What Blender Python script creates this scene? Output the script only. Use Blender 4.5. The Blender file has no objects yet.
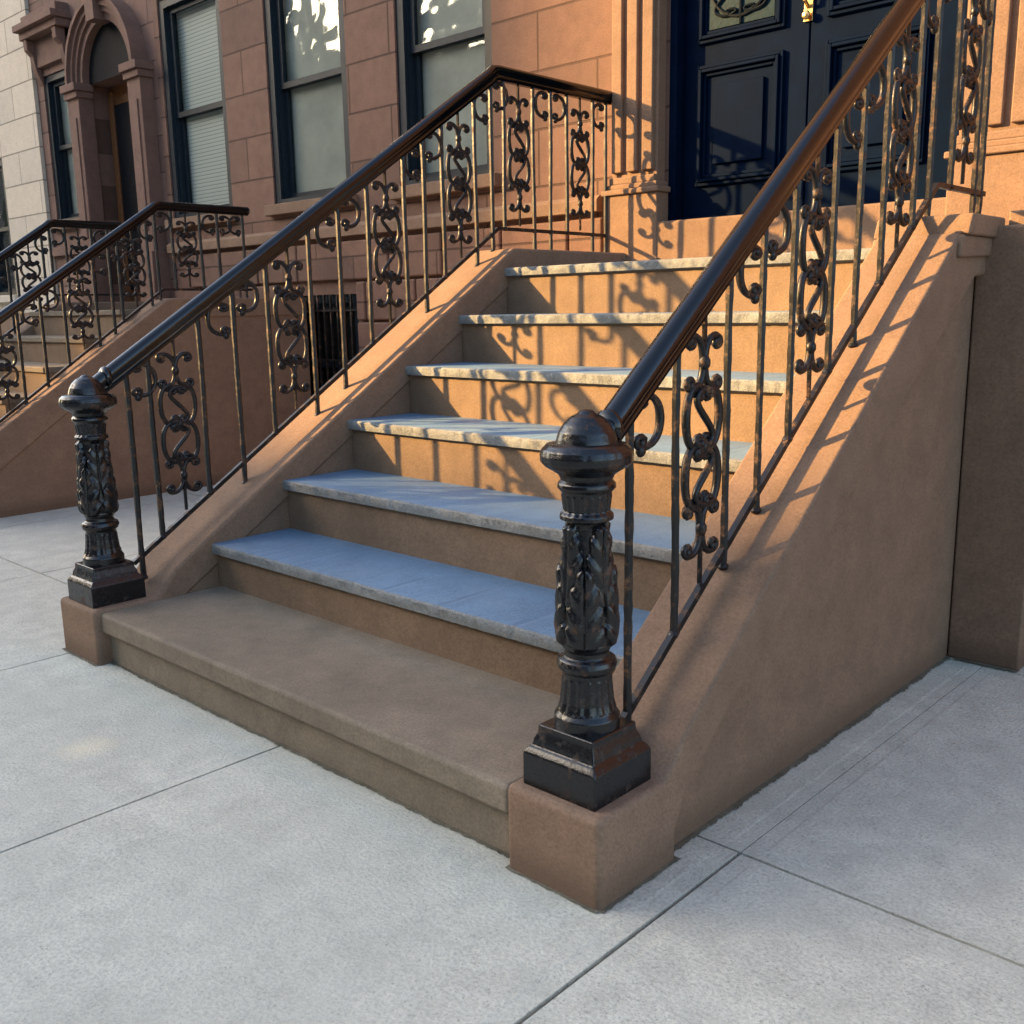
import bpy, bmesh, math, random
from mathutils import Vector, Matrix
random.seed(7)
S = 1.2
col = bpy.context.scene.collection
# ------------------------------------------------------------------ materials
def new_mat(name):
    m = bpy.data.materials.new(name); m.use_nodes = True
    nt = m.node_tree; nt.nodes.clear()
    out = nt.nodes.new('ShaderNodeOutputMaterial')
    b = nt.nodes.new('ShaderNodeBsdfPrincipled')
    nt.links.new(b.outputs[0], out.inputs[0])
    return m, nt, b
def N(nt, t, **k):
    n = nt.nodes.new(t)
    for a, v in k.items():
        if a in n.inputs.keys(): n.inputs[a].default_value = v
        else: setattr(n, a, v)
    return n
def noise(nt, vec, scale, detail=6, rough=.6):
    n = nt.nodes.new('ShaderNodeTexNoise'); n.inputs['Scale'].default_value = scale
    n.inputs['Detail'].default_value = detail; n.inputs['Roughness'].default_value = rough
    nt.links.new(vec, n.inputs['Vector']); return n.outputs['Fac']
def ramp(nt, fac, stops):
    r = nt.nodes.new('ShaderNodeValToRGB'); e = r.color_ramp.elements
    while len(e) < len(stops): e.new(.5)
    for i, (p, c) in enumerate(stops):
        e[i].position = p; e[i].color = (c[0], c[1], c[2], 1)
    nt.links.new(fac, r.inputs[0]); return r.outputs[0]
def mix(nt, fac, a, b, mode='MIX'):
    m = nt.nodes.new('ShaderNodeMix'); m.data_type = 'RGBA'; m.blend_type = mode
    for sock, v in ((m.inputs[0], fac), (m.inputs[6], a), (m.inputs[7], b)):
        if hasattr(v, 'links'): nt.links.new(v, sock)
        elif isinstance(v, (tuple, list)): sock.default_value = (v[0], v[1], v[2], 1)
        else: sock.default_value = v
    return m.outputs[2]
def bump(nt, h, strength, dist, prev=None):
    b = nt.nodes.new('ShaderNodeBump'); b.inputs['Strength'].default_value = strength
    b.inputs['Distance'].default_value = dist
    nt.links.new(h, b.inputs['Height'])
    if prev is not None: nt.links.new(prev, b.inputs['Normal'])
    return b.outputs[0]
def coords(nt):
    t = nt.nodes.new('ShaderNodeTexCoord'); return t.outputs['Object']
def k3(c, f): return (c[0]*f, c[1]*f, c[2]*f)
def stone(name, c, var=.25, big=1.6, rough=.85, b1=.35, b2=.25, ashlar=None, stain=None, grit=140, zgrime=0, mid=1.0, speck=0, spots=0, patch=None, bvar=1.0):
    m, nt, b = new_mat(name); v = coords(nt)
    n1 = noise(nt, v, big, 5, .65); n2 = noise(nt, v, 9, 8, .7); n3 = noise(nt, v, grit, 3, .7)
    c1 = ramp(nt, n1, [(.3, k3(c, 1-var)), (.72, k3(c, 1+var))])
    q = .22*mid
    c2 = ramp(nt, n2, [(.32, (1-q,1-q,1-q)), (.55, (1,1,1)), (.8, (1+q*.8,1+q*.75,1+q*.6))])
    cc = mix(nt, 1.0, c1, c2, 'MULTIPLY')
    c3 = ramp(nt, n3, [(.3, (.75,.75,.75)), (.6, (1.1,1.1,1.1))])
    cc = mix(nt, 1.0, cc, c3, 'MULTIPLY')
    if speck:
        for sc, th in ((75, .5), (140, .42)):
            vo = nt.nodes.new('ShaderNodeTexVoronoi'); vo.inputs['Scale'].default_value = sc; nt.links.new(v, vo.inputs['Vector'])
            f = ramp(nt, vo.outputs['Distance'], [(.12, (.8,.8,.8)), (.28, (0,0,0))])
            n4 = noise(nt, v, sc*.5, 2); f2 = ramp(nt, n4, [(th, (0,0,0)), (th+.1, (1,1,1))])
            f = mix(nt, 1.0, f, f2, 'MULTIPLY')
            cc = mix(nt, f, cc, k3(c, speck))
    if spots:
        vo = nt.nodes.new('ShaderNodeTexVoronoi'); vo.inputs['Scale'].default_value = 2.2; nt.links.new(v, vo.inputs['Vector'])
        f = ramp(nt, vo.outputs['Distance'], [(.02, (spots,)*3), (.055, (0,0,0))])
        cc = mix(nt, f, cc, k3(c, .4))
        n5 = noise(nt, v, .55, 4, .7); f = ramp(nt, n5, [(.46, (0,0,0)), (.68, (.6,.6,.6))])
        cc = mix(nt, f, cc, k3(c, .78))
        n6 = noise(nt, v, 3.2, 7, .75); f = ramp(nt, n6, [(.54, (0,0,0)), (.72, (.7,.7,.7))])
        cc = mix(nt, f, cc, k3(c, .78))
    if patch:
        vm = nt.nodes.new('ShaderNodeVectorMath'); vm.operation = 'DISTANCE'; nt.links.new(v, vm.inputs[0]); vm.inputs[1].default_value = patch
        ad = nt.nodes.new('ShaderNodeMath'); ad.operation = 'MULTIPLY_ADD'; nt.links.new(n2, ad.inputs[0]); ad.inputs[1].default_value = .16; nt.links.new(vm.outputs['Value'], ad.inputs[2])
        f = ramp(nt, ad.outputs[0], [(.09, (.6,.6,.6)), (.17, (0,0,0))])
        cc = mix(nt, f, cc, (.76,.67,.47))
    if stain:
        mp = nt.nodes.new('ShaderNodeMapping'); mp.inputs['Scale'].default_value = (3.5, 3.5, .7)
        nt.links.new(v, mp.inputs[0])
        ns = noise(nt, mp.outputs[0], 1.4, 5, .6)
        f = ramp(nt, ns, [(.5, (0,0,0)), (.75, (.55,.55,.55))])
        cc = mix(nt, f, cc, stain)
    nrm = bump(nt, n3, b1, .004); nrm = bump(nt, n2, b2, .012, nrm)
    if ashlar:
        bw, rh, mort = ashlar
        sp = nt.nodes.new('ShaderNodeSeparateXYZ'); nt.links.new(v, sp.inputs[0])
        cb = nt.nodes.new('ShaderNodeCombineXYZ')
        nt.links.new(sp.outputs[0], cb.inputs[0]); nt.links.new(sp.outputs[2], cb.inputs[1])
        br = nt.nodes.new('ShaderNodeTexBrick'); nt.links.new(cb.outputs[0], br.inputs[0])
        br.inputs['Scale'].default_value = 1; br.inputs['Brick Width'].default_value = bw
        br.inputs['Row Height'].default_value = rh; br.inputs['Mortar Size'].default_value = mort
        br.inputs['Mortar Smooth'].default_value = .25
        lo = 1-.19*bvar; hi = 1+.17*bvar
        br.inputs['Color1'].default_value = (lo,lo,lo,1); br.inputs['Color2'].default_value = (hi,hi*.97,hi*.94,1)
        br.inputs['Mortar'].default_value = (.5,.48,.45,1)
        cc = mix(nt, 1.0, cc, br.outputs['Color'], 'MULTIPLY')
        inv = nt.nodes.new('ShaderNodeMath'); inv.operation = 'SUBTRACT'; inv.inputs[0].default_value = 1
        nt.links.new(br.outputs['Fac'], inv.inputs[1])
        nrm = bump(nt, inv.outputs[0], .8, .012, nrm)
    if zgrime:
        sp = nt.nodes.new('ShaderNodeSeparateXYZ'); nt.links.new(v, sp.inputs[0])
        ad = nt.nodes.new('ShaderNodeMath'); ad.operation = 'MULTIPLY_ADD'
        nt.links.new(n2, ad.inputs[0]); ad.inputs[1].default_value = -.06; nt.links.new(sp.outputs[2], ad.inputs[2])
        f = ramp(nt, ad.outputs[0], [(0, (.55,.55,.55)), (zgrime, (0,0,0))])
        cc = mix(nt, f, cc, k3(c, .45))
    nt.links.new(cc, b.inputs['Base Color']); b.inputs['Roughness'].default_value = rough
    b.inputs['Specular IOR Level'].default_value = .3
    nt.links.new(nrm, b.inputs['Normal'])
    return m
M_brown = stone('brown_stucco', (.230,.146,.094), .09, 1.2, stain=(.185,.12,.08), zgrime=.06, mid=.8)
M_slab = stone('worn_brown_stone', (.215,.172,.122), .14, 1.8, stain=(.17,.14,.10), mid=1.0)
M_riser = stone('riser_stone', (.215,.143,.088), .12, 2.0, stain=(.165,.112,.072), mid=.8)
M_blue = stone('bluestone', (.125,.205,.300), .09, 2.4, rough=.5, b1=.25, b2=.3, stain=(.155,.225,.300), mid=.6)
M_nose = stone('bluestone_worn_edge', (.225,.235,.225), .16, 10, rough=.8, b1=.6, b2=.9, mid=1.0)
M_fac = stone('brownstone_ashlar', (.178,.100,.071), .12, .9, ashlar=(.86,.315,.007), stain=(.14,.083,.06), mid=.9)
M_trim = stone('brownstone_trim', (.215,.133,.085), .10, 1.5, stain=(.175,.11,.07), mid=.8)
M_trim2 = stone('dark_brownstone_trim', (.17,.095,.07), .10, 1.5, stain=(.135,.08,.06), mid=.9)
M_fac2 = stone('neighbour_brownstone', (.185,.108,.082), .10, 1.0, ashlar=(.8,.3,.007), stain=(.145,.09,.07), mid=.8)
M_pale = stone('pale_limestone', (.60,.515,.405), .06, .9, ashlar=(.9,.32,.007), mid=.4, bvar=.4, b1=.2, b2=.1)
M_walk = stone('concrete_slabs', (.575,.565,.470), .10, .9, rough=.9, b1=.9, b2=.35, grit=115, stain=(.49,.485,.405), mid=.9, speck=.48, spots=.7, patch=(-2.70,1.09,0))
M_walkb = stone('joint_dirt', (.10,.09,.07), .3, 4)
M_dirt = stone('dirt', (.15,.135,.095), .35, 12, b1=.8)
M_asph = stone('asphalt', (.055,.055,.058), .2, 2)
M_kerb = stone('kerb_stone', (.3,.3,.29), .15, 2)
M_brick = stone('red_brick', (.28,.20,.16), .15, 1, ashlar=(.22,.075,.006))

def iron(name, rust, rough=.3, rc1=(.20,.10,.05), soft=.06, bs=1.0, base=(.006,.006,.007), spec=.5):
    m, nt, b = new_mat(name); v = coords(nt)
    n1 = noise(nt, v, 26, 8, .75); n2 = noise(nt, v, 90, 4, .7); n3 = noise(nt, v, 7, 4, .6)
    rc = ramp(nt, n2, [(.3, (.035,.018,.010)), (.7, rc1)])
    f = ramp(nt, n1, [(1-rust-.02, (0,0,0)), (1-rust+soft, (.9,.9,.9))])
    cc = mix(nt, f, base, rc)
    nt.links.new(cc, b.inputs['Base Color'])
    r = ramp(nt, n1, [(1-rust-.08, (rough,)*3), (1-rust+.05, (.75,.75,.75))])
    nt.links.new(r, b.inputs['Roughness'])
    nrm = bump(nt, n2, .35*bs, .002); nrm = bump(nt, n3, .2*bs, .008, nrm)
    nt.links.new(nrm, b.inputs['Normal'])
    b.inputs['Specular IOR Level'].default_value = spec
    return m
M_iron = iron('black_painted_iron', .40, .22, (.15,.068,.032))
M_rail = iron('worn_handrail_paint', .24, .14, (.05,.045,.04), bs=.4, base=(.002,.002,.0025), spec=.5)
M_bar = iron('weathered_iron', .44, .36, (.22,.11,.05), spec=.4)

def plain(name, c, rough=.5, metal=0, nb=.1, scale=30, spec=.5):
    m, nt, b = new_mat(name); v = coords(nt)
    n = noise(nt, v, scale, 5)
    cc = ramp(nt, n, [(.3, k3(c,.8)), (.7, k3(c,1.2))])
    nt.links.new(cc, b.inputs['Base Color']); b.inputs['Roughness'].default_value = rough
    b.inputs['Metallic'].default_value = metal; b.inputs['Specular IOR Level'].default_value = spec
    nt.links.new(bump(nt, n, nb, .004), b.inputs['Normal'])
    return m
M_frame = plain('dark_window_paint', (.009,.016,.023), .5, spec=.2)
M_grille = plain('black_grille', (.006,.010,.014), .6, spec=.1)
M_door = plain('navy_door_paint', (.0016,.0065,.020), .6, nb=.12, scale=9, spec=.02)
M_wood = plain('varnished_oak', (.17,.07,.026), .4)
M_brass = plain('brass', (.75,.5,.2), .3, 1)
M_dark = plain('dark_interior', (.010,.010,.011), .8, spec=.1)
M_bark = plain('bark', (.09,.07,.05), .9, nb=.8, scale=12)
M_leadg = plain('leaded_glass', (.008,.026,.036), .4, nb=.3, scale=60, spec=.06)
def blind(name, c, period):
    m, nt, b = new_mat(name); v = coords(nt)
    sp = N(nt, 'ShaderNodeSeparateXYZ'); nt.links.new(v, sp.inputs[0])
    mu = N(nt, 'ShaderNodeMath', operation='MULTIPLY'); nt.links.new(sp.outputs[2], mu.inputs[0]); mu.inputs[1].default_value = 1/period
    fr = N(nt, 'ShaderNodeMath', operation='FRACT'); nt.links.new(mu.outputs[0], fr.inputs[0])
    cc = ramp(nt, fr.outputs[0], [(0, k3(c,.4)), (.25, c), (.9, k3(c,1.05)), (1, k3(c,.35))])
    nt.links.new(cc, b.inputs['Base Color']); b.inputs['Roughness'].default_value = .7
    return m
M_blind = blind('venetian_blind', (.58,.56,.51), .03)
M_shade = plain('roller_shade', (.40,.38,.33), .8, nb=.02, scale=3)
m, nt, b = new_mat('window_glass'); nt.nodes.remove(b)
gl = N(nt, 'ShaderNodeBsdfGlossy'); gl.inputs['Roughness'].default_value = .05; gl.inputs['Color'].default_value = (.85,.92,.92,1)
tr = N(nt, 'ShaderNodeBsdfTransparent'); tr.inputs['Color'].default_value = (.78,.83,.81,1)
lw = N(nt, 'ShaderNodeLayerWeight'); lw.inputs['Blend'].default_value = .5
fc = ramp(nt, lw.outputs['Facing'], [(0, (.04,.04,.04)), (.5, (.075,.075,.075)), (1, (.9,.9,.9))])
nn = noise(nt, coords(nt), 2.6, 2); bp = bump(nt, nn, .4, .04)
nt.links.new(bp, gl.inputs['Normal'])
mx = N(nt, 'ShaderNodeMixShader'); nt.links.new(fc, mx.inputs[0]); nt.links.new(tr.outputs[0], mx.inputs[1]); nt.links.new(gl.outputs[0], mx.inputs[2])
nt.links.new(mx.outputs[0], [n for n in nt.nodes if n.type == 'OUTPUT_MATERIAL'][0].inputs[0])
M_glass = m
m, nt, b = new_mat('leaves'); v = coords(nt)
nt.links.new(ramp(nt, noise(nt, v, 1.3, 3), [(.3, (.05,.09,.025)), (.7, (.14,.19,.06))]), b.inputs['Base Color'])
b.inputs['Roughness'].default_value = .6; M_leaf = m

# ------------------------------------------------------------------ builders
def worldloc(o):
    v = Vector((0,0,0))
    while o is not None: v += o.location; o = o.parent
    return v
def root(name, label, category, loc, group=None):
    e = bpy.data.objects.new(name, None); col.objects.link(e)
    e.empty_display_size = .2; e.location = Vector(loc)*S
    e["label"] = label; e["category"] = category
    if group: e["group"] = group
    return e
class MB:
    def __init__(s): s.v = []; s.f = []; s.m = []
    def add(s, vs, fs, mi=0):
        o = len(s.v); s.v += [tuple(p) for p in vs]; s.f += [tuple(i+o for i in f) for f in fs]; s.m += [mi]*len(fs); return s
    def box(s, x0, x1, y0, y1, z0, z1, mi=0):
        vs = [(x,y,z) for z in (z0,z1) for y in (y0,y1) for x in (x0,x1)]
        return s.add(vs, [(0,2,3,1),(4,5,7,6),(0,1,5,4),(2,6,7,3),(0,4,6,2),(1,3,7,5)], mi)
    def prism(s, poly, x0, x1, mi=0):   # poly in (y,z)
        n = len(poly); vs = [(x0,y,z) for y,z in poly]+[(x1,y,z) for y,z in poly]
        fs = [tuple(range(n)), tuple(range(2*n-1, n-1, -1))]+[(i,(i+1)%n,n+(i+1)%n,n+i) for i in range(n)]
        return s.add(vs, fs, mi)
    def tube(s, pts, r, n=8, flat=None, mi=0):
        pts = [Vector(p) for p in pts]; L = len(pts); vs = []; fs = []
        up = None
        for i, p in enumerate(pts):
            t = (pts[min(i+1,L-1)]-pts[max(i-1,0)]).normalized()
            if up is None:
                a = Vector((1,0,0)) if abs(t.x) < .8 else Vector((0,1,0))
                up = (a - t*a.dot(t)).normalized()
            else: up = (up - t*up.dot(t)).normalized()
            w = t.cross(up); rr = r[i] if isinstance(r, (list,tuple)) else r
            for j in range(n):
                an = 2*math.pi*(j+.5)/n
                vs.append(p + up*math.cos(an)*rr*(flat or 1) + w*math.sin(an)*rr)
        for i in range(L-1):
            for j in range(n): fs.append((i*n+j, i*n+(j+1)%n, (i+1)*n+(j+1)%n, (i+1)*n+j))
        fs.append(tuple(range(n-1,-1,-1))); fs.append(tuple((L-1)*n+j for j in range(n)))
        return s.add(vs, fs, mi)
    def sweep(s, pts, prof):   # profile (side, up) swept in the y-z plane
        pts = [Vector(p) for p in pts]; L = len(pts); n = len(prof); vs = []; fs = []
        for i, p in enumerate(pts):
            t = (pts[min(i+1,L-1)]-pts[max(i-1,0)]).normalized(); u = Vector((1,0,0)).cross(t)
            for (a, b) in prof: vs.append(p+Vector((a,0,0))+u*b)
        for i in range(L-1):
            for j in range(n): fs.append((i*n+j, i*n+(j+1)%n, (i+1)*n+(j+1)%n, (i+1)*n+j))
        fs.append(tuple(range(n-1,-1,-1))); fs.append(tuple((L-1)*n+j for j in range(n)))
        return s.add(vs, fs)
    def lathe(s, prof, cx, cy, n=32, mod=None, mi=0):
        vs = []; fs = []; L = len(prof)
        for r, z in prof:
            for j in range(n):
                a = 2*math.pi*j/n; q = max(r + (mod(a, z, r) if mod else 0), .0004)
                vs.append((cx+q*math.cos(a), cy+q*math.sin(a), z))
        for i in range(L-1):
            for j in range(n): fs.append((i*n+j, i*n+(j+1)%n, (i+1)*n+(j+1)%n, (i+1)*n+j))
        fs.append(tuple(range(n-1,-1,-1))); fs.append(tuple((L-1)*n+j for j in range(n)))
        return s.add(vs, fs, mi)
    def ell(s, c, rx, ry, rz, n=8, k=5, rot=0, mi=0):
        vs = []; fs = []
        for i in range(k+1):
            ph = math.pi*i/k
            for j in range(n):
                a = 2*math.pi*j/n
                x = rx*math.sin(ph)*math.cos(a); y = ry*math.sin(ph)*math.sin(a); z = rz*math.cos(ph)
                y, z = y*math.cos(rot)-z*math.sin(rot), y*math.sin(rot)+z*math.cos(rot)
                vs.append((c[0]+x, c[1]+y, c[2]+z))
        for i in range(k):
            for j in range(n): fs.append((i*n+j, i*n+(j+1)%n, (i+1)*n+(j+1)%n, (i+1)*n+j))
        return s.add(vs, fs, mi)
    def build(s, name, mat, parent=None, bevel=0, smooth=True, normals=True, segs=2, ang=38):
        me = bpy.data.meshes.new(name)
        o = bpy.data.objects.new(name, me); col.objects.link(o)
        off = Vector((0,0,0))
        if parent is not None: o.parent = parent; off = worldloc(parent)
        me.from_pydata([tuple(Vector(p)*S-off) for p in s.v], [], s.f)
        for mm in (mat if isinstance(mat, (list,tuple)) else [mat]): me.materials.append(mm)
        me.polygons.foreach_set('material_index', s.m)
        if normals:
            bm = bmesh.new(); bm.from_mesh(me)
            bmesh.ops.recalc_face_normals(bm, faces=bm.faces); bm.to_mesh(me); bm.free()
        if smooth:
            me.polygons.foreach_set('use_smooth', [True]*len(me.polygons))
            if not bevel: me.set_sharp_from_angle(angle=math.radians(ang))
        me.update()
        if bevel:
            md = o.modifiers.new('bevel', 'BEVEL'); md.width = bevel*S; md.segments = segs; md.limit_method = 'ANGLE'; md.angle_limit = math.radians(30)
            md.harden_normals = True
        return o
def structure(o, label, cat):
    o["kind"] = "structure"; o["label"] = label; o["category"] = cat; return o

# ------------------------------------------------------------------ ground
g = MB(); g.add([(-300,-300,-.14),(300,-300,-.14),(300,300,-.14),(-300,300,-.14)], [(0,1,2,3)])
structure(g.build('ground', M_asph, None, smooth=False), "grey open ground around the street", "ground")
g = MB(); g.add([(-70,-10.5,-.134),(40,-10.5,-.134),(40,-2.2,-.134),(-70,-2.2,-.134)], [(0,1,2,3)])
structure(g.build('road', M_asph, None, smooth=False), "dark asphalt street beyond the kerb", "road")
g = MB(); g.box(-70,40,-2.2,-2.05,-.15,-.002)
structure(g.build('kerb', M_kerb, None, bevel=.01), "grey stone kerb edging the pavement", "kerb")
g = MB(); g.box(-70,40,-10.65,-10.5,-.15,.0); g.box(-70,40,-13,-10.65,-.15,-.004)
structure(g.build('far_pavement', M_walk, None, smooth=False), "concrete pavement across the street", "pavement")
w = MB(); wb = MB()
xs = [-.863+1.05*i for i in range(-14, 8)]
ys = [-2.05, -1.1, .12, 1.52, 2.82, 3.84]
gap = .008
for i in range(len(xs)-1):
    for j in range(len(ys)-1):
        dz = random.uniform(-.0015, .0015)
        gl_ = gr_ = gap/2
        if j >= 3:
            dz = 0
            if i == 14: gl_ = .0012
            if i == 13: gr_ = .0012
        x0, x1, y0, y1 = xs[i]+gl_, xs[i+1]-gr_, ys[j]+gap/2, ys[j+1]-gap/2
        e = .03   # tooled margin round each slab
        w.box(x0, x1, y0, y1, -.06, dz-.0006)
        w.add([(x0+e,y0+e,dz-.0005),(x1-e,y0+e,dz-.0005),(x1-e,y1-e,dz-.0005),(x0+e,y1-e,dz-.0005),(x0+e+.006,y0+e+.006,dz+.0004),(x1-e-.006,y0+e+.006,dz+.0004),(x1-e-.006,y1-e-.006,dz+.0004),(x0+e+.006,y1-e-.006,dz+.0004)], [(0,1,5,4),(1,2,6,5),(2,3,7,6),(3,0,4,7),(4,5,6,7)])
o = w.build('pavement', M_walk, None, smooth=False); structure(o, "light grey concrete pavement with scored joints", "pavement")
wb.box(xs[0], xs[-1], -2.05, 3.84, -.1, -.010)
structure(wb.build('pavement_bed', M_walkb, None, smooth=False), "dark dirt bed between paving slabs", "pavement")
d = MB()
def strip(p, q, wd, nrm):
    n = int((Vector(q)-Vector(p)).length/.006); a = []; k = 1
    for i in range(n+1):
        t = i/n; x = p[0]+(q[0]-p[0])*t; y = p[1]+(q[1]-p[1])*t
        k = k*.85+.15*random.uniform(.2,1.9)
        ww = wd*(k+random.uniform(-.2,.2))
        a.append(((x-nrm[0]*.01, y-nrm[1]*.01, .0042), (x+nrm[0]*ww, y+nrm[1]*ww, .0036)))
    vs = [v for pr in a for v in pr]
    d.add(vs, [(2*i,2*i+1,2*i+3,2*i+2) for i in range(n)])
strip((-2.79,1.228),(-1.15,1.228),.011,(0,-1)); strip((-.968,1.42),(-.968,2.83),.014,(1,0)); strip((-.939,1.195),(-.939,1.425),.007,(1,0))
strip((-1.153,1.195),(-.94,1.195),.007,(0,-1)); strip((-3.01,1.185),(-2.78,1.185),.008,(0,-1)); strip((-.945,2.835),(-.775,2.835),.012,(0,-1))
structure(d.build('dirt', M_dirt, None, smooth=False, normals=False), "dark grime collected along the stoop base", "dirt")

# ------------------------------------------------------------------ main stoop
XL, XR = -2.78, -1.153
stoop = root('stoop', "wide brownstone entrance stoop with bluestone treads", "stairs", (-1.97,1.2,0))
b = MB(); b.box(XL-.005, XR-.002, 1.228, 1.66, 0, .098)
st = b.build('step', M_slab, stoop, bevel=.004)
b = MB(); b.box(XL-.004, XR-.003, 1.204, 1.64, .095, .1555); b.build('tread', M_slab, st, bevel=.012, segs=3)
nos = [(1.575,.294),(1.850,.4584),(2.128,.631),(2.400,.802),(2.673,.978),(2.930,1.156)]
prev = .155
def tread(y0, y1, z, th=.034):
    t = MB(); n = 150; vs = []
    ja = 0
    for i in range(n+1):
        x = XL+.001+(XR-XL-.002)*i/n
        j1 = random.uniform(-.0015,.0015); j2 = random.uniform(-.003,.002); ja = ja*.8+random.uniform(-.001,.001)
        chip = random.uniform(.003,.007) if random.random() < .05 else 0
        vs += [(x,y0+.005+j1+ja+chip,z),(x,y0+j1+ja+chip*.6,z-.005+j1*.5-chip*.5),(x,y0+.002+j2+ja,z-.02),(x,y0+.003+j2*.5,z-th+.003),(x,y0+.02,z-th),(x,y1,z-th),(x,y1,z)]
    k = 7
    for i in range(n):
        for j in range(k):
            a, bb = i*k+j, i*k+(j+1)%k
            t.f.append((a, bb, bb+k, a+k)); t.m.append(1 if j in (0,1,2,3) else 0)
    t.v = vs
    t.f.append(tuple(range(k))); t.m.append(0); t.f.append(tuple(n*k+j for j in range(k-1,-1,-1))); t.m.append(0)
    return t
for i, (y, z) in enumerate(nos):
    y2 = nos[i+1][0]+.022 if i < 5 else 3.76
    b = MB(); b.box(XL-.003, XR+.003, y+.02, 3.78 if i == 5 else y2+.05, prev-.01, z-.033)
    st = b.build('step', M_riser, stoop, bevel=.002)
    tread(y, y2, z).build('tread', [M_blue, M_nose], st, ang=50)
    prev = z
PZ = .166
def cheek(right):
    c = MB(); p = MB(); d2 = MB(); e = MB()
    if right:
        x0, x1 = XR, -.948
        c.prism([(1.38,0),(2.833,0),(2.833,1.12),(2.70,1.12),(1.38,.16)], x0+.004, x1-.018)
        body = c.build('cheek_wall', M_brown, stoop, bevel=.004)
        poly = [(1.36,.09),(1.36,.158),(1.385,.166),(1.41,.184),(1.445,.235)]
        poly += [(2.68,1.197),(2.70,1.209),(2.86,1.210),(2.86,1.065),(2.77,1.060),(1.60,.235),(1.50,.158),(1.445,.10),(1.425,.06),(1.40,.05)]
        p.prism(poly, x0-.004, x1+.007)
        p.build('coping', M_brown, body, bevel=.010, segs=4)
        e.prism([(2.64,1.168),(2.66,1.213),(2.895,1.213),(2.895,1.160),(2.64,1.160)], x0-.012, x1+.030)
        e.prism([(2.62,1.125),(2.63,1.161),(2.880,1.161),(2.880,1.115),(2.62,1.105)], x0-.008, x1+.019)
        e.build('coping_end', M_brown, body, bevel=.008, segs=3)
        d2.box(x0-.001, x1+.009, 1.195, 1.425, -.01, PZ)
        d2.build('pedestal', M_brown, body, bevel=.014, segs=4)
    else:
        x0, x1 = -2.985, XL
        f = lambda y: .646*y-.695
        c.prism([(1.30,0),(3.8,0),(3.8,1.18),(2.97,1.18),(1.30,.11)], x0+.007, x1-.004)
        body = c.build('cheek_wall', M_brown, stoop, bevel=.004)
        p.prism([(1.36,.09),(1.36,.158),(1.385,.166),(1.41,.192),(1.45,f(1.45)),(2.96,f(2.96)),(2.985,1.233),(3.8,1.235),(3.8,1.12),(3.02,1.12),(1.48,.15),(1.42,.09)], x0-.008, x1+.004)
        p.build('coping', M_brown, body, bevel=.012, segs=4)
        d2.box(x0-.025, x1+.006, 1.185, 1.425, -.02, PZ)
        d2.build('pedestal', M_brown, body, bevel=.014, segs=4)
cheek(True); cheek(False)
b = MB(); b.box(-2.70,-1.30,3.72,3.90,1.15,1.358); b.build('door_sill', M_trim, stoop, bevel=.01)
b = MB(); b.box(-1.149,-.975,2.80,3.82,0,1.15); b.build('landing_side_wall', M_brown, stoop)

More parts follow.
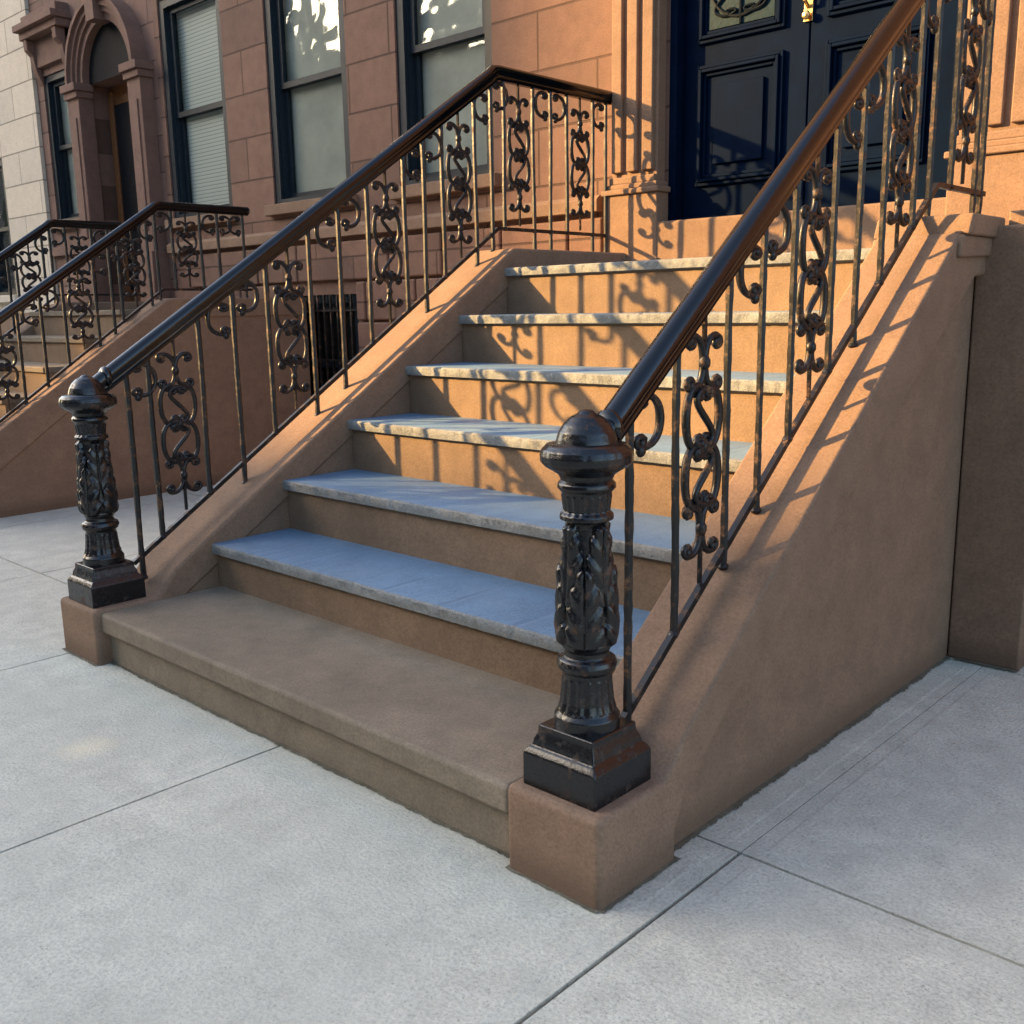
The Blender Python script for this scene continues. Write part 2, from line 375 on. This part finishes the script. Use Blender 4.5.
# ------------------------------------------------------------------ railings
def newel(parent, cx, cy, dz=.008):
    b = MB()
    def relief(a, z, r):
        z -= dz
        if .415 < z < .636:
            t = (z-.415)/.221
            tot = -.0045
            for (t0, t1, sh, nl, am) in ((-.04,.66,0,4,1.0),(.36,1.03,.5,4,.95)):
                tt = (t-t0)/(t1-t0)
                if 0 < tt < 1:
                    u = (a*nl/(2*math.pi)+sh+.12) % 1.0; ph = abs(u-.5)*2
                    wd = .98*(math.sin(math.pi*(tt**.8*.93+.05))**.55)
                    lobe = .5+.5*math.cos(2*math.pi*(tt*3.6-ph*1.1))
                    wd *= .84+.16*lobe
                    if ph < wd:
                        q = ph/wd
                        hgt = .0100*(1-q**5)*(.5+.6*tt) - .0042*math.exp(-(q/.09)**2) + .0028*(lobe-.5)*min(1,q*2.5)
                        tot = max(tot, hgt*am)
            e = min(1, t/.04, (1-t)/.04)
            return tot*max(e, 0)
        if .30 < z < .36: return .0013*math.cos(16*a)
        if .648 < z < .682: return .0012*math.cos(18*a)
        if .733 < z < .764: return .0011*abs(math.cos(9*a))
        return 0
    key = [(.0,.826),(.010,.824),(.016,.819),(.028,.813),(.039,.802),(.047,.789),(.051,.776),(.052,.771),(.068,.768),(.075,.760),(.078,.750),(.077,.739),(.070,.731),(.058,.724),(.048,.717),(.044,.708),(.049,.702),(.050,.695),(.043,.687),(.039,.655),(.046,.648),(.046,.641),(.036,.636),(.037,.60),(.041,.55),(.046,.50),(.050,.455),(.050,.435),(.046,.42),(.039,.407),(.040,.398),(.050,.393),(.053,.384),(.050,.375),(.043,.368),(.044,.345),(.047,.315),(.052,.298),(.058,.289),(.058,.262)]
    key = [(r, z+dz) for r, z in key]
    prof = []
    for i in range(len(key)-1):
        (r0,za),(r1,zb) = key[i], key[i+1]; n = max(1, int(abs(za-zb)/.0018))
        for k in range(n): prof.append((r0+(r1-r0)*k/n, za+(zb-za)*k/n))
    prof.append(key[-1])
    b.lathe(prof, cx, cy, 180, relief)
    o = b.build('newel_post', M_iron, parent, ang=60)
    q = MB()
    lv = [(.082,PZ-.002),(.082,.226),(.076,.236),(.070,.240),(.068,.252),(.063,.262),(.062,.278)]
    vs = []; fs = []
    for h, z in lv: vs += [(cx+sx*h, cy+sy*h, z) for sx, sy in ((-1,-1),(1,-1),(1,1),(-1,1))]
    for i in range(len(lv)-1):
        for j in range(4): fs.append((i*4+j, i*4+(j+1)%4, i*4+4+(j+1)%4, i*4+4+j))
    fs += [(3,2,1,0), tuple(len(vs)-4+j for j in range(4))]
    q.add(vs, fs)
    q.build('newel_base', M_iron, o, bevel=.0035, segs=3)
    return o
def cornu(kind, n=44):
    pts = []; p = Vector((0,0)); h = 2/n
    for i in range(n+1):
        s = -1+2*i/n
        th = 8.6*abs(s)**3 if kind == 'S' else 7.2*s**3+1.0*s
        if i: p = p + Vector((math.sin(th), math.cos(th)))*h
        pts.append(p.copy())
    return pts
def fit(pts, w, h, mirror=False, ang=None):
    c = sum(pts, Vector((0,0)))/len(pts); q = [p-c for p in pts]
    sxx = sum(p.x*p.x for p in q); syy = sum(p.y*p.y for p in q); sxy = sum(p.x*p.y for p in q)
    a = .5*math.atan2(2*sxy, sxx-syy); rot = math.pi/2-a
    q = [Vector((p.x*math.cos(rot)-p.y*math.sin(rot), p.x*math.sin(rot)+p.y*math.cos(rot))) for p in q]
    mnx, mxx = min(p.x for p in q), max(p.x for p in q); mny, mxy = min(p.y for p in q), max(p.y for p in q)
    q = [Vector(((p.x-(mnx+mxx)/2)/(mxx-mnx)*w*(-1 if mirror else 1), (p.y-(mny+mxy)/2)/(mxy-mny)*h)) for p in q]
    return q
CS, CC = cornu('S'), cornu('C')
def scroll(b, x, y, z, w, h, kind='S', mirror=False, r=.0065, swell=.35):
    q = fit(CS if kind == 'S' else CC, w, h, mirror)
    n = len(q); rr = [r*(.8+swell*(1-abs(2*i/(n-1)-1))) for i in range(n)]
    b.tube([(x, y+p.x, z+p.y) for p in q], rr, 6)
    b.ell((x, y+q[0].x, z+q[0].y), r*1.2, r*1.3, r*1.3, 7, 5); b.ell((x, y+q[-1].x, z+q[-1].y), r*1.2, r*1.3, r*1.3, 7, 5)
    return q
def panel(parent, x, y, zb, zt, slope, var=0):
    b = MB(); h = zt-zb; zm = (zb+zt)/2
    # tall narrow stack: four tiers of C-scroll pairs with two S scrolls running through
    for sd in (1, -1):
        m_in = sd < 0
        scroll(b, x+sd*.001, y+sd*.028, zm+h*.38, .056, h*.24, 'C', m_in, .0072)
        scroll(b, x-sd*.001, y+sd*.031, zm+h*.135, .056, h*.29, 'C', not m_in, .0076)
        scroll(b, x-sd*.001, y+sd*.031, zm-h*.135, .056, h*.29, 'C', not m_in, .0076)
        scroll(b, x+sd*.001, y+sd*.028, zm-h*.38, .056, h*.24, 'C', m_in, .0072)
    scroll(b, x+.005, y, zm+h*.135, .062, h*.26, 'S', False, .0066)
    scroll(b, x+.005, y, zm-h*.135, .062, h*.26, 'S', True, .0066)
    for zz in (.38, .0, -.38): b.ell((x+.002, y, zm+zz*h), .012, .012, .016, 8, 5)
    for zz in (.265, -.265):
        b.box(x-.008, x+.008, y-.012, y+.012, zm+zz*h-.006, zm+zz*h+.006)
    for sd in (1,-1):
        for (dy, dz2, ro, ln) in ((.040,.255,-.7,.014),(.040,-.255,.7,.014),(.042,.0,0,.013)):
            b.ell((x, y+sd*dy, zm+dz2*h), .006, .006, ln, 7, 4, sd*ro)
    b.tube([(x,y,zm+h*.3),(x,y,zt+.075)], .0055, 5); b.tube([(x,y,zb-.06),(x,y,zm-h*.3)], .0055, 5)
    return b.build('scroll_panel', M_bar, parent, ang=70)
def baluster(parent, x, y, zb, zt, collar=False):
    b = MB(); n = 30; r = .0088
    vs = []; fs = []; wob = random.uniform(-.0014,.0014)
    for i in range(n+1):
        t = i/n; rr = r*random.uniform(.88,1.08)
        for j in range(6):
            a = math.pi/3*j
            vs.append((x+wob*math.sin(6*t)+rr*math.cos(a), y+wob*math.cos(5*t)+rr*math.sin(a), zb+(zt-zb)*t))
    for i in range(n):
        for j in range(6): fs.append((i*6+j, i*6+(j+1)%6, i*6+6+(j+1)%6, i*6+6+j))
    b.add(vs, fs)
    b.ell((x, y, zb+.006), .0125, .0125, .009, 8, 4)
    return b.build('baluster', M_bar, parent, ang=50)
def volute(parent, x, y, z, w, h, mir):
    b = MB(); scroll(b, x, y, z, w, h, 'C', mir, .0074)
    b.ell((x+.001, y+(-.3 if mir else .3)*w, z-h*.55), .009, .012, .012, 7, 5)
    return b.build('volute', M_bar, parent, ang=70)
def railing(label, x, A, B, E, btop, ctop, panels, level_panels, mids, flank=.088, newelpos=None, loc=None, group="iron stair railings", R=.0230):
    r = root('iron_railing', label, 'railing', loc or (x, A[0], .15), group)
    sl = (B[1]-A[1])/(B[0]-A[0]); top = lambda y: A[1]+sl*(y-A[0]) if y < B[0] else B[1]
    bs, bi = btop; zbB = bs*B[0]+bi; bot = lambda y: bs*y+bi if y < B[0] else zbB
    b = MB()
    pts = [(x,A[0]-.0,A[1])]
    for i in range(1,12):
        yy = A[0]+(B[0]-.04-A[0])*i/11; pts.append((x,yy,top(yy)))
    pts += [(x,B[0]-.012,B[1]-.012*sl*.6),(x,B[0]+.02,B[1]),(x,B[0]+.06,B[1]),(x,E,B[1])]
    prof = [(R*1.05*math.cos(math.radians(a)), R*.95*math.sin(math.radians(a))+.002) for a in range(-20, 201, 20)]
    prof += [(-R*.72,-R*.62),(-R*.78,-R*.85),(-R*.45,-R*1.15),(-R*.45,-R*1.5),(R*.45,-R*1.5),(R*.45,-R*1.15),(R*.78,-R*.85),(R*.72,-R*.62)]
    b.sweep(pts, prof)
    b.ell((x,E,B[1]-.002), R+.003,.012,R+.003, 12, 6)
    if newelpos: b.ell((x,newelpos[1]+.058,top(newelpos[1]+.058)), .031,.018,.033,12,6)
    b.build('handrail', M_rail, r, ang=50)
    b = MB(); y0 = A[0]+.07
    b.tube([(x,y0,bot(y0)),(x,B[0],zbB),(x,B[0]+.03,zbB),(x,E,zbB)], .0095, 4)
    b.build('bottom_rail', M_bar, r, smooth=False)
    for y in panels+level_panels:
        for dy in (-flank, flank):
            yy = y+dy; long = (random.random() < .5)
            baluster(r, x, yy, (ctop(yy)-.01) if (dy > 0 and long) or y in level_panels and dy > 0 else bot(yy)-.006, top(yy)-.02)
        lo = bot(y)+.075; hi = top(y)-.085
        panel(r, x, y, lo, hi, sl)
    for y in mids:
        baluster(r, x, y, ctop(y)-.01, top(y)-.02)
    for y in mids:
        for sd in (-1, 1):
            yy = y+sd*.055
            if yy > A[0]+.09 and yy < E-.02: volute(r, x, yy, top(yy)-.09, .075, .095, sd > 0)
    if newelpos: newel(r, x, newelpos[1])
    return r
ctR = lambda y: max(.157, min(1.209, .765*y-.855))
ctL = lambda y: max(.157, min(1.233, .646*y-.695))
railing("black wrought iron railing with ornate newel beside pedestal corner", -1.05, (1.325,.771), (2.75,1.884), 3.10, (.78,-.848), ctR,
        [1.655,2.085,2.515], [2.93], [1.42,1.87,2.30,2.70,3.07], newelpos=(-1.05,1.300), loc=(-1.05,1.3,.155))
railing("black wrought iron railing with ornate newel and level landing section", -2.885, (1.30,.797), (3.01,1.909), 3.74, (.647,-.632), ctL,
        [1.56,1.995,2.43,2.80], [3.14,3.53], [1.40,1.777,2.212,2.615,2.98,3.335,3.71], newelpos=(-2.89,1.28), loc=(-2.885,1.285,.155))

# ------------------------------------------------------------------ facades
def facade(b, x0, x1, z0, z1, y, ops, depth=.07):
    X = sorted(set([x0,x1]+[o[0] for o in ops]+[o[1] for o in ops])); Z = sorted(set([z0,z1]+[o[2] for o in ops]+[o[3] for o in ops]))
    for i in range(len(X)-1):
        for j in range(len(Z)-1):
            cx, cz = (X[i]+X[i+1])/2, (Z[j]+Z[j+1])/2
            if any(o[0] < cx < o[1] and o[2] < cz < o[3] for o in ops): continue
            b.add([(X[i],y,Z[j]),(X[i+1],y,Z[j]),(X[i+1],y,Z[j+1]),(X[i],y,Z[j+1])], [(0,1,2,3)])
    for o in ops:
        a, c, d, e = o[:4]; yy = y+depth
        b.add([(a,y,d),(a,yy,d),(a,yy,e),(a,y,e)], [(0,1,2,3)]); b.add([(c,y,d),(c,y,e),(c,yy,e),(c,yy,d)], [(0,1,2,3)])
        b.add([(a,y,d),(c,y,d),(c,yy,d),(a,yy,d)], [(0,1,2,3)]); b.add([(a,y,e),(a,yy,e),(c,yy,e),(c,y,e)], [(0,1,2,3)])
    b.box(x0+.001, x1-.001, y+.32, y+.36, z0, z1)
    b.box(x0+.001, x0+.03, y+.002, y+.33, z0, z1); b.box(x1-.03, x1-.001, y+.002, y+.33, z0, z1); b.box(x0, x1, y+.003, y+.36, z1-.02, z1+.02)
def window(parent, x0, x1, z0, z1, y, bl='shade', fr=M_frame, sill=M_trim, fw=.06, mid=None):
    b = MB(); yf = y+.012
    b.box(x0,x0+fw,yf,yf+.12,z0,z1); b.box(x1-fw,x1,yf,yf+.12,z0,z1); b.box(x0+fw,x1-fw,yf,yf+.12,z1-fw,z1); b.box(x0+fw,x1-fw,yf,yf+.12,z0,z0+fw*.5)
    b.box(x0+fw*.6,x0+fw+.012,yf+.02,yf+.10,z0+.01,z1-.01); b.box(x1-fw-.012,x1-fw*.6,yf+.02,yf+.10,z0+.01,z1-.01)
    o = b.build('window', fr, parent, smooth=False)
    a, c = x0+fw+.012, x1-fw-.012; zm = mid or (z0+z1)/2; t = .035
    for (za, zb, yo) in ((z0+fw*.5, zm+.018, .06), (zm-.018, z1-fw, .035)):
        s = MB(); ya = yf+yo
        s.box(a,a+t,ya,ya+.024,za,zb); s.box(c-t,c,ya,ya+.024,za,zb); s.box(a+t,c-t,ya,ya+.024,za,za+t); s.box(a+t,c-t,ya,ya+.024,zb-t,zb)
        s.build('sash', fr, o, smooth=False)
        s = MB(); s.add([(a+t*.5,ya+.012,za+t*.5),(c-t*.5,ya+.012,za+t*.5),(c-t*.5,ya+.012,zb-t*.5),(a+t*.5,ya+.012,zb-t*.5)], [(0,1,2,3)])
        s.build('pane', M_glass, o, smooth=False, normals=False)
    s = MB(); s.box(a+.002,c-.002,yf+.090,yf+.095,z0+.01,z1-.01)
    s.build('blind', {'shade':M_shade,'blind':M_blind,'dark':M_dark}[bl], o, smooth=False)
    if sill:
        s = MB(); s.box(x0-.05,x1+.05,y-.05,y+.06,z0-.068,z0-.002); s.build('sill', sill, o, bevel=.006)
    return o
YF = 3.8
house = root('brownstone_house', "brownstone row house with tall dark windows and navy double doors", "house", (-3,3.8,0))
wins = [(-4.384,-3.661,1.666,3.12),(-5.598,-4.812,1.666,3.12),(-6.865,-6.08,1.666,3.12)]
door = (-2.61,-1.385,1.2,3.35)
bw = (-5.58,-4.80,.25,1.10)
ops = wins+[door]+[bw]
b = MB(); facade(b, -6.93, 2.6, -.02, 6.5, YF, ops); b.build('wall', M_fac, house, smooth=False, normals=False)
for i, wn in enumerate(wins): window(house, *wn, YF, ['shade','shade','blind'][i], mid=2.366)
o = window(house, *bw, YF, 'dark', sill=None, fw=.05)
s = MB()
for i in range(11): s.box(bw[0]+.05+i*.066, bw[0]+.062+i*.066, YF-.01, YF+.002, bw[2], bw[3])
for z in (.4,.7,1.0): s.box(bw[0], bw[1], YF-.013, YF-.008, z, z+.012)
s.build('window_bars', M_bar, o)
s = MB(); rh = .235; z = 0.0; row = 0
while z < 1.40:
    x = -6.90+(row % 2)*.22
    while x < -2.95:
        x1 = min(x+.44, -2.95)
        if not (x < bw[1]+.03 and x1 > bw[0]-.03 and z < bw[3]+.02 and z+rh > bw[2]-.02) and x1-x > .05:
            s.box(x+.006, x1-.006, YF-.028, YF+.01, z+.006, min(z+rh,1.42)-.006)
        elif z < bw[3]+.02 and z+rh > bw[2]-.02:
            if x < bw[0]-.08: s.box(x+.006, bw[0]-.015, YF-.028, YF+.01, z+.006, z+rh-.006)
            if x1 > bw[1]+.08: s.box(bw[1]+.015, x1-.006, YF-.028, YF+.01, z+.006, z+rh-.006)
        x += .44
    z += rh; row += 1
s.build('rusticated_base', M_fac, house, bevel=.012)
s = MB(); s.prism([(YF-.045,1.43),(YF+.01,1.43),(YF+.01,1.505),(YF-.02,1.505),(YF-.045,1.485)], -6.92, -2.97); s.build('water_table', M_trim, house, bevel=.004)
def pilaster(parent, x0, x1, zb=1.158):
    s = MB()
    s.box(x0,x1,3.715,YF+.02,zb-.02,1.485); s.box(x0-.010,x1+.010,3.705,YF+.01,zb-.021,zb+.05)
    s.box(x0-.012,x1+.012,3.702,YF+.01,1.484,1.508); s.box(x0+.004,x1-.004,3.716,YF+.012,1.507,1.53)
    s.box(x0+.02,x1-.02,3.745,YF+.015,1.525,3.4)
    wdt = (x1-x0-.04)
    for k in range(3):
        a = x0+.02+wdt*k/3+.008; s.box(a, a+wdt/3-.026, 3.727, 3.75, 1.58, 3.3)
    s.box(x0+.02,x1-.02,3.722,3.748,1.529,1.56)
    return s.build('pilaster', M_trim, parent, bevel=.006, segs=3)
pilaster(house, -2.895, -2.61); pilaster(house, -1.385, -1.10)
dr = MB(); dr.box(-2.612,-2.575,3.80,3.95,1.352,3.36); dr.box(-1.42,-1.383,3.80,3.95,1.352,3.36); dr.box(-2.62,-1.38,3.88,3.93,1.3,3.36)
door_o = dr.build('door', M_door, house, bevel=.003)
for (x0, x1) in ((-2.572,-2.0),(-1.994,-1.423)):
    s = MB(); s.box(x0,x1,3.855,3.882,1.362,3.3)
    def pan(a, c, za, zb):
        for k, (ins, pr) in enumerate(((0,.016),(.016,.026),(.032,.012))):
            A, C, ZA, ZB = a+ins, c-ins, za+ins, zb-ins; t = .014; yy = 3.855-pr
            s.box(A,A+t,yy,3.857,ZA,ZB); s.box(C-t,C,yy,3.857,ZA,ZB); s.box(A+t,C-t,yy,3.857,ZA,ZA+t); s.box(A+t,C-t,yy,3.857,ZB-t,ZB)
        return
    pan(x0+.07,x1-.10,1.50,1.985); s.box(x0+.155,x1-.185,3.842,3.857,1.585,1.90)
    pan(x0+.07,x1-.10,2.07,3.1)
    lf = s.build('door_leaf', M_door, door_o, bevel=.0035)
    q = MB(); q.box(x0+.12,x1-.15,3.848,3.853,2.12,3.05); q.build('leaded_pane', M_leadg, lf)
    q = MB(); cx = (x0+x1)/2-.015; yy = 3.843
    for sg in (-1,1):
        for (zc, h) in ((2.24,.16),(2.42,.2),(2.62,.2)):
            pts = fit(CS, .13, h, sg < 0); q.tube([(cx+sg*.07+p.x*.8, yy, zc+p.y) for p in pts], .006, 5)
    q.tube([(cx+.15*math.cos(t*.2094), yy, 2.32+.17*math.sin(t*.2094)) for t in range(31)], .006, 5)
    q.tube([(cx, yy, 2.12),(cx, yy, 3.04)], .006, 5)
    q.build('grille', M_grille, lf, ang=70)
q = MB(); q.box(-2.022,-1.985,3.846,3.855,2.07,2.36); q.tube([(-2.004,3.85,2.31),(-2.004,3.815,2.30),(-2.004,3.808,2.22),(-2.004,3.818,2.14),(-2.004,3.85,2.12)], .008, 8); q.ell((-2.004,3.83,2.09),.018,.012,.018)
q.build('door_handle', M_brass, door_o, bevel=.002)

# pier beside the cheek wall
pier = root('stone_pier', "plain brown stuccoed pier standing against the stoop wall", "pier", (-.86,2.85,0))
s = MB(); s.box(-.968,-.775,2.835,3.79,0,1.19); s.build('shaft', M_brown, pier, bevel=.008, segs=3)
s = MB(); s.box(-.914,-.76,2.90,3.79,1.188,1.23); s.build('cap', M_brown, pier, bevel=.006)

# neighbour house
nb = root('brownstone_house', "brownstone row house with arched doorway and bracketed window hood", "house", (-8,3.8,0))
wz = (-8.80,-8.30,1.776,2.93)
ZC = 2.74
b = MB(); facade(b, -8.93, -6.931, -.02, 6.5, YF, [(-8.0,-7.17,.9,ZC),wz], depth=.2)
b.build('wall', M_fac2, nb, smooth=False, normals=False)
window(nb, *wz, YF, 'shade', fw=.05, mid=2.37)
s = MB(); cx = -7.585; zc = ZC
def arc_ring(s, r0, r1, ya, yb, n=24):
    vs = []
    for i in range(n+1):
        a = math.pi*i/n
        for r in (r0, r1):
            for y in (ya, yb): vs.append((cx+r*math.cos(a), y, zc+r*math.sin(a)))
    fs = []
    for i in range(n):
        k = i*4
        fs += [(k,k+4,k+6,k+2),(k+1,k+3,k+7,k+5),(k,k+1,k+5,k+4),(k+2,k+6,k+7,k+3)]
    fs += [(0,2,3,1),(n*4,n*4+1,n*4+3,n*4+2)]
    s.add(vs, fs)
arc_ring(s, .38, .43, 3.74, 3.80); arc_ring(s, .43, .47, 3.72, 3.80); arc_ring(s, .47, .51, 3.70, 3.80); arc_ring(s, .51, .54, 3.675, 3.80)
s.box(-7.65,-7.52,3.66,3.80,zc+.37,zc+.60)
s.build('arch_moulding', M_trim2, nb)
s = MB(); n = 20; vs = [(cx,3.795,zc)]+[(cx+.38*math.cos(math.pi*i/n),3.795,zc+.38*math.sin(math.pi*i/n)) for i in range(n+1)]
s.add(vs, [(0,i+1,i+2) for i in range(n)]); s.build('fanlight', M_dark, nb, smooth=False, normals=False)
for (x0,x1) in ((-8.17,-7.98),(-7.19,-7.0)):
    s = MB(); s.box(x0,x1,3.70,3.82,0.9,zc-.09); s.box(x0-.015,x1+.015,3.68,3.82,zc-.10,zc-.05); s.box(x0-.03,x1+.03,3.66,3.82,zc-.051,zc+.005); s.box(x0-.02,x1+.02,3.67,3.82,.9,1.45); s.box(x0+.05,x1-.05,3.69,3.72,1.6,2.5)
    s.build('pilaster', M_trim2, nb, bevel=.005)
s = MB(); s.box(-7.98,-7.19,3.96,4.0,.9,zc+.01); dn = s.build('door', M_wood, nb)
s = MB(); s.box(-7.62,-7.56,3.93,3.965,.9,2.7); s.box(-7.97,-7.9,3.93,3.965,.9,2.7); s.box(-7.27,-7.2,3.93,3.965,.9,2.7); s.box(-7.55,-7.28,3.935,3.962,1.1,1.7); s.build('door_rails', M_wood, dn, bevel=.004)
s = MB(); s.box(-7.53,-7.30,3.945,3.958,1.85,2.55); s.build('pane', M_dark, dn, smooth=False)
s = MB(); s.box(-7.90,-7.63,3.945,3.958,1.2,2.6); s.build('side_pane', M_dark, dn, smooth=False)
s = MB(); s.box(-8.90,-8.20,3.68,3.82,3.20,3.26); s.box(-8.92,-8.18,3.64,3.82,3.259,3.31); s.box(-8.88,-8.22,3.70,3.82,3.31,3.38); s.box(-8.86,-8.24,3.76,3.82,2.99,3.20)
hd = s.build('window_hood', M_trim2, nb, bevel=.006)
for x in (-8.86,-8.31):
    s = MB(); s.prism([(3.80,2.86),(3.80,3.20),(3.69,3.20),(3.695,3.12),(3.735,3.08),(3.75,2.97),(3.78,2.90)], x, x+.07); s.build('bracket', M_trim2, hd, bevel=.006)
s = MB(); s.prism([(YF-.045,1.5),(YF+.01,1.5),(YF+.01,1.58),(YF-.045,1.56)], -8.92, -8.18); s.build('water_table', M_trim2, nb)
pl = root('limestone_house', "pale limestone row house with coursed masonry", "house", (-10.5,3.76,0))
b = MB(); facade(b, -13.5, -8.932, -.02, 6.5, 3.77, [(-10.4,-9.75,1.2,2.4),(-12.2,-11.5,1.2,2.4)]); b.build('wall', M_pale, pl, smooth=False, normals=False)
window(pl, -10.4,-9.75,1.2,2.4,3.77,'dark', sill=M_pale); window(pl, -12.2,-11.5,1.2,2.4,3.77,'dark', sill=M_pale)

# neighbour stoop
ns = root('stoop', "brown neighbouring stoop with plain stuccoed cheek walls", "stairs", (-6.1,1.5,0))
nx0, nx1 = -6.86, -5.30
LZ = 1.03; N_ = 7; ncf = lambda y: .69*y-.905
for i in range(N_):
    z1 = LZ*(i+1)/N_; y0 = 1.30+.225*i
    s = MB(); s.box(nx0+.16, nx1-.16, y0+.015, y0+.3 if i < N_-1 else 3.79, z1-LZ/N_-.01, z1-.03)
    t = s.build('step', M_riser, ns)
    s = MB(); s.box(nx0+.16, nx1-.16, y0, y0+.26 if i < N_-1 else 3.79, z1-.03, z1); s.build('tread', M_slab, t, bevel=.005)
for (x0,x1) in ((nx0,nx0+.17),(nx1-.17,nx1)):
    s = MB(); s.prism([(1.35,0),(3.79,0),(3.79,1.05),(2.85,1.05),(1.42,.05)], x0+.01, x1-.01); t = s.build('cheek_wall', M_brown, ns)
    s = MB(); s.prism([(1.40,.05),(1.42,ncf(1.50)),(2.85,ncf(2.87)),(2.9,1.088),(3.79,1.088),(3.79,.98),(2.92,.98),(1.60,.05)], x0, x1); s.build('coping', M_brown, t, bevel=.008, segs=3)
    s = MB(); s.box(x0-.005,x1+.005,1.2,1.45,0,.16); s.build('pedestal', M_brown, t, bevel=.01)
s = MB(); s.box(-8.3,nx0+.01,3.0,3.79,0,LZ-.002); s.build('landing_extension', M_brown, ns)
for xx, lab in ((-5.385,"black iron railing on the neighbouring stoop"),(-6.775,"black iron railing on the neighbouring stoop")):
    railing(lab, xx, (1.30,.545), (2.88,1.597), 3.46, (.69,-.85), lambda y: min(1.088, max(.16, .69*y-.9)),
        [1.56,1.98,2.40,2.72], [3.05], [1.77,2.19,2.58,2.86,3.25,3.42], newelpos=None, loc=(xx,1.3,.16), R=.020)

# ------------------------------------------------------------------ across the street (sun blockers, reflections)
def m_(v): return v/S
edges = [-82.5,-75.5,-68.5,-61.5,-54.5,-47.5,-40.5,-35,-28,-21,-14,-7,0,7,14]
for i in range(len(edges)-1):
    x0, x1 = m_(edges[i]), m_(edges[i+1]); H = m_(20.0 if edges[i+1] < -40 else 11.1)  # unseen houses added as occluders, roof heights set to shade the lower stoop
    hr = root('sun_block_house', "unseen brick row house added across the street to block the sun", "house", ((x0+x1)/2, m_(-15), 0), "added sun-blocking row houses across the street")
    s = MB(); s.box(x0+.01, x1-.01, m_(-21), m_(-15), 0, H-.2); s.build('wall', M_brick, hr, smooth=False)
    s = MB(); s.box(x0+.02, x1-.02, m_(-15.0)-.2, m_(-14.6), H-.35, H); s.build('cornice', M_trim, hr)
    for zi in range(3 if H < 12 else 6):
        for k in range(3):
            xx = x0+(x1-x0)*(k+.5)/3
            s = MB(); s.box(xx-.4, xx+.4, m_(-15.0), m_(-14.9), 1+zi*2.6, 2.6+zi*2.6); s.build('window', M_frame, hr, smooth=False)
def tree_meshes():
    rnd = random.Random(3)
    t = MB(); t.tube([(0,0,-.05),(.03,0,1),(0,.05,2.2),(.05,0,3.6)], [.16,.12,.10,.06], 9)
    for k in range(9):
        a = k*2.4; z0 = 1.9+.2*k; L = rnd.uniform(1.2,1.9)
        e = (L*math.cos(a), L*math.sin(a), z0+rnd.uniform(.8,1.6))
        t.tube([(.02,.02,z0),(e[0]*.5,e[1]*.5,z0+.45),e], [.05,.035,.012], 6)
    c = MB()
    for k in range(95):
        a = rnd.uniform(0,6.28); ph = math.acos(rnd.uniform(-.8,1)); rr = rnd.uniform(.45,1)**.6
        C = Vector((2.0*rr*math.sin(ph)*math.cos(a), 2.0*rr*math.sin(ph)*math.sin(a), 4.0+1.6*rr*math.cos(ph)))
        for l in range(70):
            p = C+Vector((rnd.gauss(0,.2), rnd.gauss(0,.2), rnd.gauss(0,.16)))
            u = Vector((rnd.uniform(-1,1),rnd.uniform(-1,1),rnd.uniform(-1,1))).normalized(); w2 = u.orthogonal().normalized(); sz = rnd.uniform(.035,.07)
            c.add([p-u*sz, p+w2*sz*.6, p+u*sz, p-w2*sz*.6], [(0,1,2,3)])
    return t, c
T, C = tree_meshes(); t0 = None
for (x, y, sc) in ((-44,-10.2,1),(-36.5,-11,1.55),(-29.5,-11,1.5),(-14,-10.3,1),(-6,-10.2,1),(4,-10,1)):
    r = root('street_tree', "leafy street tree on the far pavement", "tree", (m_(x), m_(y), 0), "street trees across the road")
    if t0 is None:
        T.v = [(p[0]+m_(x), p[1]+m_(y), p[2]) for p in T.v]; C.v = [(p[0]+m_(x), p[1]+m_(y), p[2]) for p in C.v]
        t0 = T.build('trunk', M_bark, r); c0 = C.build('crown', M_leaf, r, smooth=False, normals=False)
    else:
        for o in (t0, c0):
            q = o.copy(); q.parent = r; col.objects.link(q)
    r.scale = (sc, sc, sc)

# ------------------------------------------------------------------ light, sky, camera
tosun = Vector((-1,-.7,.43)).normalized()
sun = bpy.data.lights.new('sun', 'SUN'); sun.energy = 19; sun.angle = math.radians(.9); sun.color = (1,.60,.22)
so = bpy.data.objects.new('sun', sun); col.objects.link(so); so.rotation_euler = (-tosun).to_track_quat('-Z','Y').to_euler(); so.location = (-5,-5,12)
w = bpy.data.worlds.new('World'); bpy.context.scene.world = w; w.use_nodes = True
nt = w.node_tree; bg = nt.nodes['Background']; sky = nt.nodes.new('ShaderNodeTexSky'); sky.sky_type = 'NISHITA'; sky.sun_disc = False
sky.sun_elevation = math.asin(tosun.z); sky.sun_rotation = math.atan2(tosun.x, tosun.y)
sky.dust_density = 2.5; sky.ozone_density = 1.0; sky.air_density = 1
nt.links.new(sky.outputs[0], bg.inputs[0]); bg.inputs[1].default_value = .6
cam = bpy.data.cameras.new('camera'); co = bpy.data.objects.new('camera', cam); col.objects.link(co)
f = 1001.0
vx = Vector((1088,-185,f)).normalized(); vy = Vector((958,220,-f)); vy = (vy-vx*vy.dot(vx)).normalized(); vz = vx.cross(vy)
R = Matrix((vx, vy, vz))
co.matrix_world = Matrix.Translation((0,0,S)) @ R.to_4x4()
cam.sensor_width = 36; cam.lens = f/1024*36; cam.clip_start = .05; cam.clip_end = 800
bpy.context.scene.camera = co
vs = bpy.context.scene.view_settings; vs.view_transform = 'Standard'; vs.look = 'None'; vs.exposure = 0
